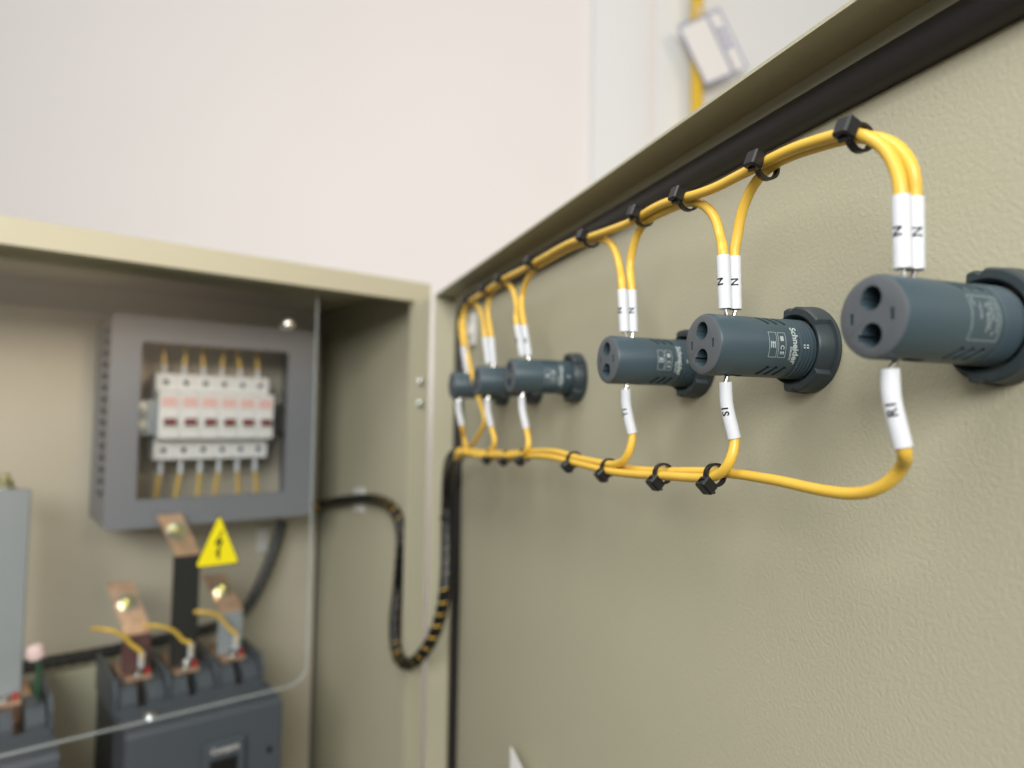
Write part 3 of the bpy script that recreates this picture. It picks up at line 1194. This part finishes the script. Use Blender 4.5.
def mccb(xc, label, bars, sheet_only=False):
    """xc = centre; bars: list of (offset, label, sleeve material, sleeve bottom, sleeve top, copper run, bolt) per pole"""
    hw = .0732
    yf, yb = .065, .2245
    z0 = -.52
    zf = cp(150, 731, yf).z            # top of the front cover
    zt = -.266                         # top of the terminal block
    t = thing('moulded_case_breaker', label, 'breaker', FC, (xc, yf, z0), 'large grey breakers')
    b = B()
    prism(b, [(yf, z0), (yf, zf - .004), (yf + .004, zf), (yf + .050, zf), (yf + .056, zf + .003), (yf + .056, z0)], 0, xc - hw, xc + hw)
    bmesh.ops.bevel(b, geom=[e for e in b.edges if abs(e.verts[0].co.x - e.verts[1].co.x) < 1e-6], offset=.0015, segments=2, affect='EDGES')
    part('front_cover', b, 'breaker', t)
    b = B(); box(b, (xc - hw + .002, yf + .0565, z0), (xc + hw - .002, yb, -.300), .001); part('base', b, 'breaker_dark', t)
    # terminal block: partition walls and stepped pole housings
    for k in range(4):
        x = xc - .07125 + k * .0475
        b = B(); prism(b, [(yf + .0570, -.2995), (yf + .0570, zt - .012), (yf + .066, zt), (yb, zt + .003), (yb, -.2995)], 0, x - .0019, x + .0019)
        part('partition', b, 'breaker', t)
    for k in range(3):
        x = xc + (k - 1) * .0475
        for s in (-1, 1):
            b = B(); prism(b, [(yf + .0575, -.2995), (yf + .0575, zt - .020), (yf + .068, zt - .009), (yf + .098, zt - .006), (yf + .098, -.2995)], 0, x + s * .0125 - .0078, x + s * .0125 + .0078)
            part('pole_housing', b, 'breaker', t)
        b = B(); box(b, (x - .0045, yf + .060, -.2995), (x + .0045, yf + .097, zt - .030)); part('pole_slot', b, 'black', t)
        b = B(); box(b, (x - .0125, yf + .0985, -.2995), (x + .0125, yb - .004, zt - .008)); part('terminal_pad', b, 'copper', t)
    # front: dark toggle in a raised escutcheon
    fxl, fxr = xc - .006, xc + .034
    ztop = cp(222, 739, yf).z
    b = B(); box(b, (fxl, yf - .006, z0 + .06), (fxr, yf - .0002, ztop), .0015); es = part('escutcheon', b, 'breaker', t)
    b = B(); box(b, (fxl + .006, yf - .0075, ztop - .085), (fxr - .008, yf - .0058, ztop - .016), .0005); part('toggle_well', b, 'black', es)
    b = B(); box(b, (fxl + .010, yf - .026, ztop - .058), (fxr - .012, yf - .0074, ztop - .040), .002, 2); part('toggle', b, 'breaker_dark', t)
    b = B(); box(b, (xc + .058, yf - .0004, zf - .052), (xc + .063, yf + .0006, zf - .046)); part('plug_hole', b, 'black', t)
    b = B()
    add_mapped(b, text_geo('Compact', .0072), lambda v: Vector((fxl + .020 + v.x, yf - .0063, ztop - .0075 + v.y)))
    part('lettering', b, 'mount_white', es, 0)
    b = B(); lathe(b, [(0, .0065), (.002, .0065), (.0045, .0045), (.0055, .002)], (xc - .046, yf + .030, zf + .0002), (0, -.35, 1), 18)
    part('screw', b, 'zinc', t)
    return t, zt


m_, zt = mccb(BX, 'large dark grey breaker with brown, black and grey busbars below the warning sign', None)
mccb(BX2, 'large dark grey breaker cut off at the lower left corner', None)


def busbar(x, label, smat, ztop, run, bolt, yb=.158, wd=.0250, zbot=None, lift=.003):
    zb = (zt - .0075) if zbot is None else zbot
    t = thing('busbar', label, 'busbar', FC, (x, yb, zb), 'copper busbars')
    th = .005
    hw = wd / 2
    b = B()           # foot bolted to the terminal pad plus the riser and bent top
    box(b, (x - hw, yb - .014, zb), (x + hw, yb + th, zb + .004), .0005)
    part('foot', b, 'copper', t)
    b = B(); box(b, (x - hw - .0008, yb - .0008, zb + .0042), (x + hw + .0008, yb + th + .0008, ztop), .0012, 1)
    part('heat_shrink', b, smat, t)
    b = B()           # copper end leaning back
    r = Vector(run)
    A = [Vector((x - hw, yb, ztop - .003)), Vector((x + hw, yb, ztop - .003)), Vector((x + hw, yb + th, ztop - .003)), Vector((x - hw, yb + th, ztop - .003))]
    A2 = [v + Vector((0, 0, .003 + lift)) for v in A]
    A2[2].z += 0; A2[3].z += 0
    C = [v + r for v in A2]
    rows = [[b.verts.new(v) for v in q] for q in (A, A2, C)]
    for r0, r1 in zip(rows, rows[1:]):
        for k in range(4):
            b.faces.new((r0[k], r0[(k + 1) % 4], r1[(k + 1) % 4], r1[k]))
    b.faces.new(rows[0][::-1]); b.faces.new(rows[-1])
    part('copper_end', b, 'copper', t)
    nrm = Vector((1, 0, 0)).cross(r).normalized()
    if (nrm.z < 0 if abs(nrm.z) > .9 else nrm.y > 0):
        nrm = -nrm
    c = Vector((x, yb, ztop + lift)) + r * .58 + nrm * .0002
    b = B(); lathe(b, [(0, .0100), (.0016, .0100)], c, nrm, 24)
    part('washer', b, 'zinc', t)
    b = B(); hexnut(b, c + nrm * .0018, nrm, .0082, .0065)
    part('nut', b, bolt, t)
    b = B(); cyl(b, c + nrm * .0084, c + nrm * .0145, .0042, 14, .0008)
    part('bolt_end', b, 'zinc_yellow', t)
    # terminal screw with lug at the foot
    b = B(); lathe(b, [(0, .0062), (.0015, .0062), (.0016, .0048), (.0055, .0046)], (x, yb - .0085, zb + .0042), (0, 0, 1), 18)
    part('terminal_screw', b, 'tin', t)
    b = B(); box(b, (x + .0070, yb - .0125, zb + .0042), (x + .0105, yb - .0070, zb + .011), .0008)
    part('clip', b, 'red', t)
    return t


# tops of the heat shrink, read off the photograph at the bars' depth
YB = .158
zt1, zt2, zt3, zt4 = cp(137, 634, YB).z, cp(184, 554, YB).z, cp(232, 612, YB).z, cp(16, 489, YB).z
busbar(BX - P, 'copper busbar in short brown heat shrink with a bolted copper end', 'shrink_brown', zt1, (-.013, .030, .046), 'zinc_yellow')
busbar(BX - .0035, 'tall copper busbar in black heat shrink, left of the warning sign', 'shrink_black', zt2, (-.019, .004, .041), 'zinc_yellow', yb=.150)
busbar(BX + P, 'copper busbar in short grey heat shrink under the warning sign', 'shrink_grey', zt3, (-.011, .028, .034), 'zinc_yellow')
busbar(-.3620, 'broad tall busbar in light grey sleeve at the left edge', 'shrink_grey', zt4, (-.010, .032, -.0006), 'zinc_yellow', wd=.0262, lift=-.0008)
# yellow tap wires curling to the terminals
for k, (x, lab, pts) in enumerate((
        (BX - P, 'yellow tap wire curling to the brown busbar terminal', [(109, 630), (118, 632), (127, 639), (133, 647)]),
        (BX, 'yellow tap wire curling to the black busbar terminal', [(156, 626), (168, 628), (178, 634), (185, 643)]),
        (BX + P, 'yellow tap wire curling to the grey busbar terminal', [(200, 612), (213, 613), (223, 620), (229, 629)]))):
    yb = YB - .016
    t = thing('tap_wire', lab, 'wire', FC, (x, yb, zt), 'yellow tap wires at the busbars')
    foot = Vector((x + .002, yb + .004, zt + .0035))
    se = Vector((x + .0015, yb - .001, zt + .0195))
    path = [cp(px, py, yb + .002) for px, py in pts] + [se + Vector((-.0012, 0, .005)), se, se - Vector((0, 0, .006))]
    first = path[0]
    path = [first + Vector((-.010, .030, -.004))] + path
    b = B(); tube(b, smooth_pts(spline(path, .003), 3), .0022, 10); part('insulation', b, 'yellow', t)
    b = B(); tube(b, spline([se + Vector((-.0003, 0, .001)), se.lerp(foot, .55), foot + Vector((0, -.001, .003))], .003), .0031, 12); part('marker_sleeve', b, 'sleeve', t)
    b = B(); lathe(b, [(0, .0058), (.0012, .0058)], (x, YB - .0085, zt + .0022), (0, 0, 1), 16); part('lug', b, 'tin', t)

# pink-capped green wire beside the light grey busbar
p0 = cp(38, 652, .135)
p1 = cp(37, 690, .140)
t = thing('capped_wire', 'green wire end with a pale pink cap beside the light grey busbar', 'wire', FC, p1)
b = B(); lathe(b, [(0, .0035), (.0018, .0074), (.007, .0082), (.0115, .0064), (.0140, .0025)], p0 - Vector((0, 0, .0055)), (-.3, -.2, 1), 18); part('cap', b, 'pink', t)
b = B(); tube(b, spline([p0 - Vector((0, 0, .005)), p0.lerp(p1, .5) + Vector((.001, 0, 0)), p1, p1 + Vector((.004, .01, -.012))], .003), .0026, 10); part('insulation', b, 'green', t)

# black wrapped cable along the gear plate and up to the surround
hy = .238
hpts = [(-40, 678), (0, 672), (40, 664), (85, 656), (130, 647), (175, 637), (215, 627), (244, 612)]
pts = [cp(px, py, hy) for px, py in hpts] + [cp(256, 592, .238), cp(268, 565, .24), cp(277, 540, .243), cp(283, 520, .244)]
t = thing('trunk_cable', 'thick black wrapped cable running behind the busbars up to the grey surround', 'cable', FC, pts[0])
hb2 = smooth_pts(spline(pts, .004), 5)
b = B(); tube(b, hb2, .0056, 12); part('core', b, 'wrap_black', t)
b = B(); helix_wrap(b, hb2, .0056, .0012, .0125, lambda f: .70); part('spiral_wrap', b, 'wrap_black', t)
# pale label or tie mount behind the cable
c = cp(263, 540, MPY - .004)
b = B(); box(b, (c.x - .008, MPY - .0050, c.z - .016), (c.x + .008, MPY - .0004, c.z + .016), .001)
single('tie_mount', b, 'mount_white', FC, 'pale tie mount on the back plate right of the warning sign', 'tie mount', loc=c)

# ================================================================== clear cover sheet with warning sign
SY = .030
sR = cp(310, 600, SY).x
sB = cp(250, 697.5, SY).z
sT = .143
sh = thing('clear_cover_sheet', 'clear acrylic cover sheet with rounded corner in front of the breakers', 'cover sheet', FC, (sR - .3, SY, sB))
ol = round_rect(-.775, sB, sR, sT, .020, 8)
b = B(); prism(b, ol, 1, SY, SY + .0001); part('sheet', b, 'acrylic', sh, 0)
inner = round_rect(-.775 + .0016, sB + .0016, sR - .0016, sT - .0016, .0185, 8)
b = B(); ring_prism(b, ol, inner, 1, SY + .0002, SY + .0032); part('edge', b, 'acrylic_edge', sh, 30, label='pale polished sheet edge')
for px, py in ((290, 324),):
    c = cp(px, py, SY - .004)
    for xx in (c.x, -.75):
        b = B(); lathe(b, [(0, .0060), (.0025, .0060), (.0045, .0045), (.0055, .002)], (xx, SY - .0003, c.z), (0, -1, 0), 20); sd = part('cap_nut', b, 'tin', sh, label='bright round cap nut')
        b = B(); cyl(b, (xx, SY + .0034, c.z), (xx, SY + .016, c.z), .003, 12); part('standoff', b, 'zinc', sh)
# warning triangle on the sheet
tri = [cp(x, y, SY - .0006) for x, y in ((194, 569), (240, 563), (218, 513))]
cx = (tri[0].x + tri[1].x) / 2
bw = (tri[1].x - tri[0].x) / 2
zb_, ztp = (tri[0].z + tri[1].z) / 2, tri[2].z
t = thing('warning_sign', 'yellow triangular high voltage sign with black lightning bolt', 'sign', FC, (cx, SY - .0008, zb_))


def rounded_tri(s, r):
    c = Vector((cx, (zb_ * 2 + ztp) / 3))
    V = [Vector((cx - bw, zb_)), Vector((cx + bw, zb_)), Vector((cx, ztp))]
    V = [c + (v - c) * s for v in V]
    out = []
    for i in range(3):
        a, v, d = V[i - 1], V[i], V[(i + 1) % 3]
        u1, u2 = (a - v).normalized(), (d - v).normalized()
        for k in range(5):
            f = k / 4
            p_ = v + u1 * r * (1 - f) ** 2 + u2 * r * f ** 2
            out.append((p_.x, p_.y))
    return out


b = B(); prism(b, rounded_tri(1.0, .004), 1, SY - .0006, SY - .0001); part('border', b, 'ink', t, 0)
b = B(); prism(b, rounded_tri(.93, .0035), 1, SY - .0010, SY - .00065); part('face', b, 'sticker', t, 0)
hz = ztp - zb_
bolt = [(.10, .66), (-.15, .40), (.02, .42), (-.05, .26), (-.12, .29), (.03, .10), (.07, .31), (.02, .28), (.16, .50), (.00, .48), (.15, .66)]
b = B(); prism(b, [(cx + x * bw * 1.25, zb_ + z * hz) for x, z in bolt], 1, SY - .0014, SY - .00105); part('lightning_bolt', b, 'ink', t, 0)

# ================================================================== paper in a door pocket
p = dp(511, 747, .012)
pk = thing('document_pocket', 'beige steel document pocket low on the door, below the frame', 'pocket', FD, (0, p.y, p.z - .26))
py0, py1, pz0 = p.y - .03, p.y + .24, p.z - .28
b = B(); box(b, (.022, py0, pz0), (.0235, py1, pz0 + .16)); part('front_panel', b, 'paint', pk)
b = B(); box(b, (.0002, py0, pz0), (.022, py0 + .0015, pz0 + .16)); part('side_panel', b, 'paint', pk)
b = B(); box(b, (.0002, py1 - .0015, pz0), (.022, py1, pz0 + .16)); part('side_panel', b, 'paint', pk)
b = B(); box(b, (.0002, py0 + .0015, pz0), (.022, py1 - .0015, pz0 + .0015)); part('bottom_panel', b, 'paint', pk)
tip = p
b = B()
prism(b, [(tip.y, tip.z), (tip.y + .150, tip.z - .028), (tip.y + .150, pz0 + .004), (tip.y, pz0 + .004)], 0, .0119, .0125)
single('paper_sheet', b, 'paper', FD, 'white paper corner poking up at the bottom edge of the door', 'paper', loc=(.012, tip.y, pz0 + .004))
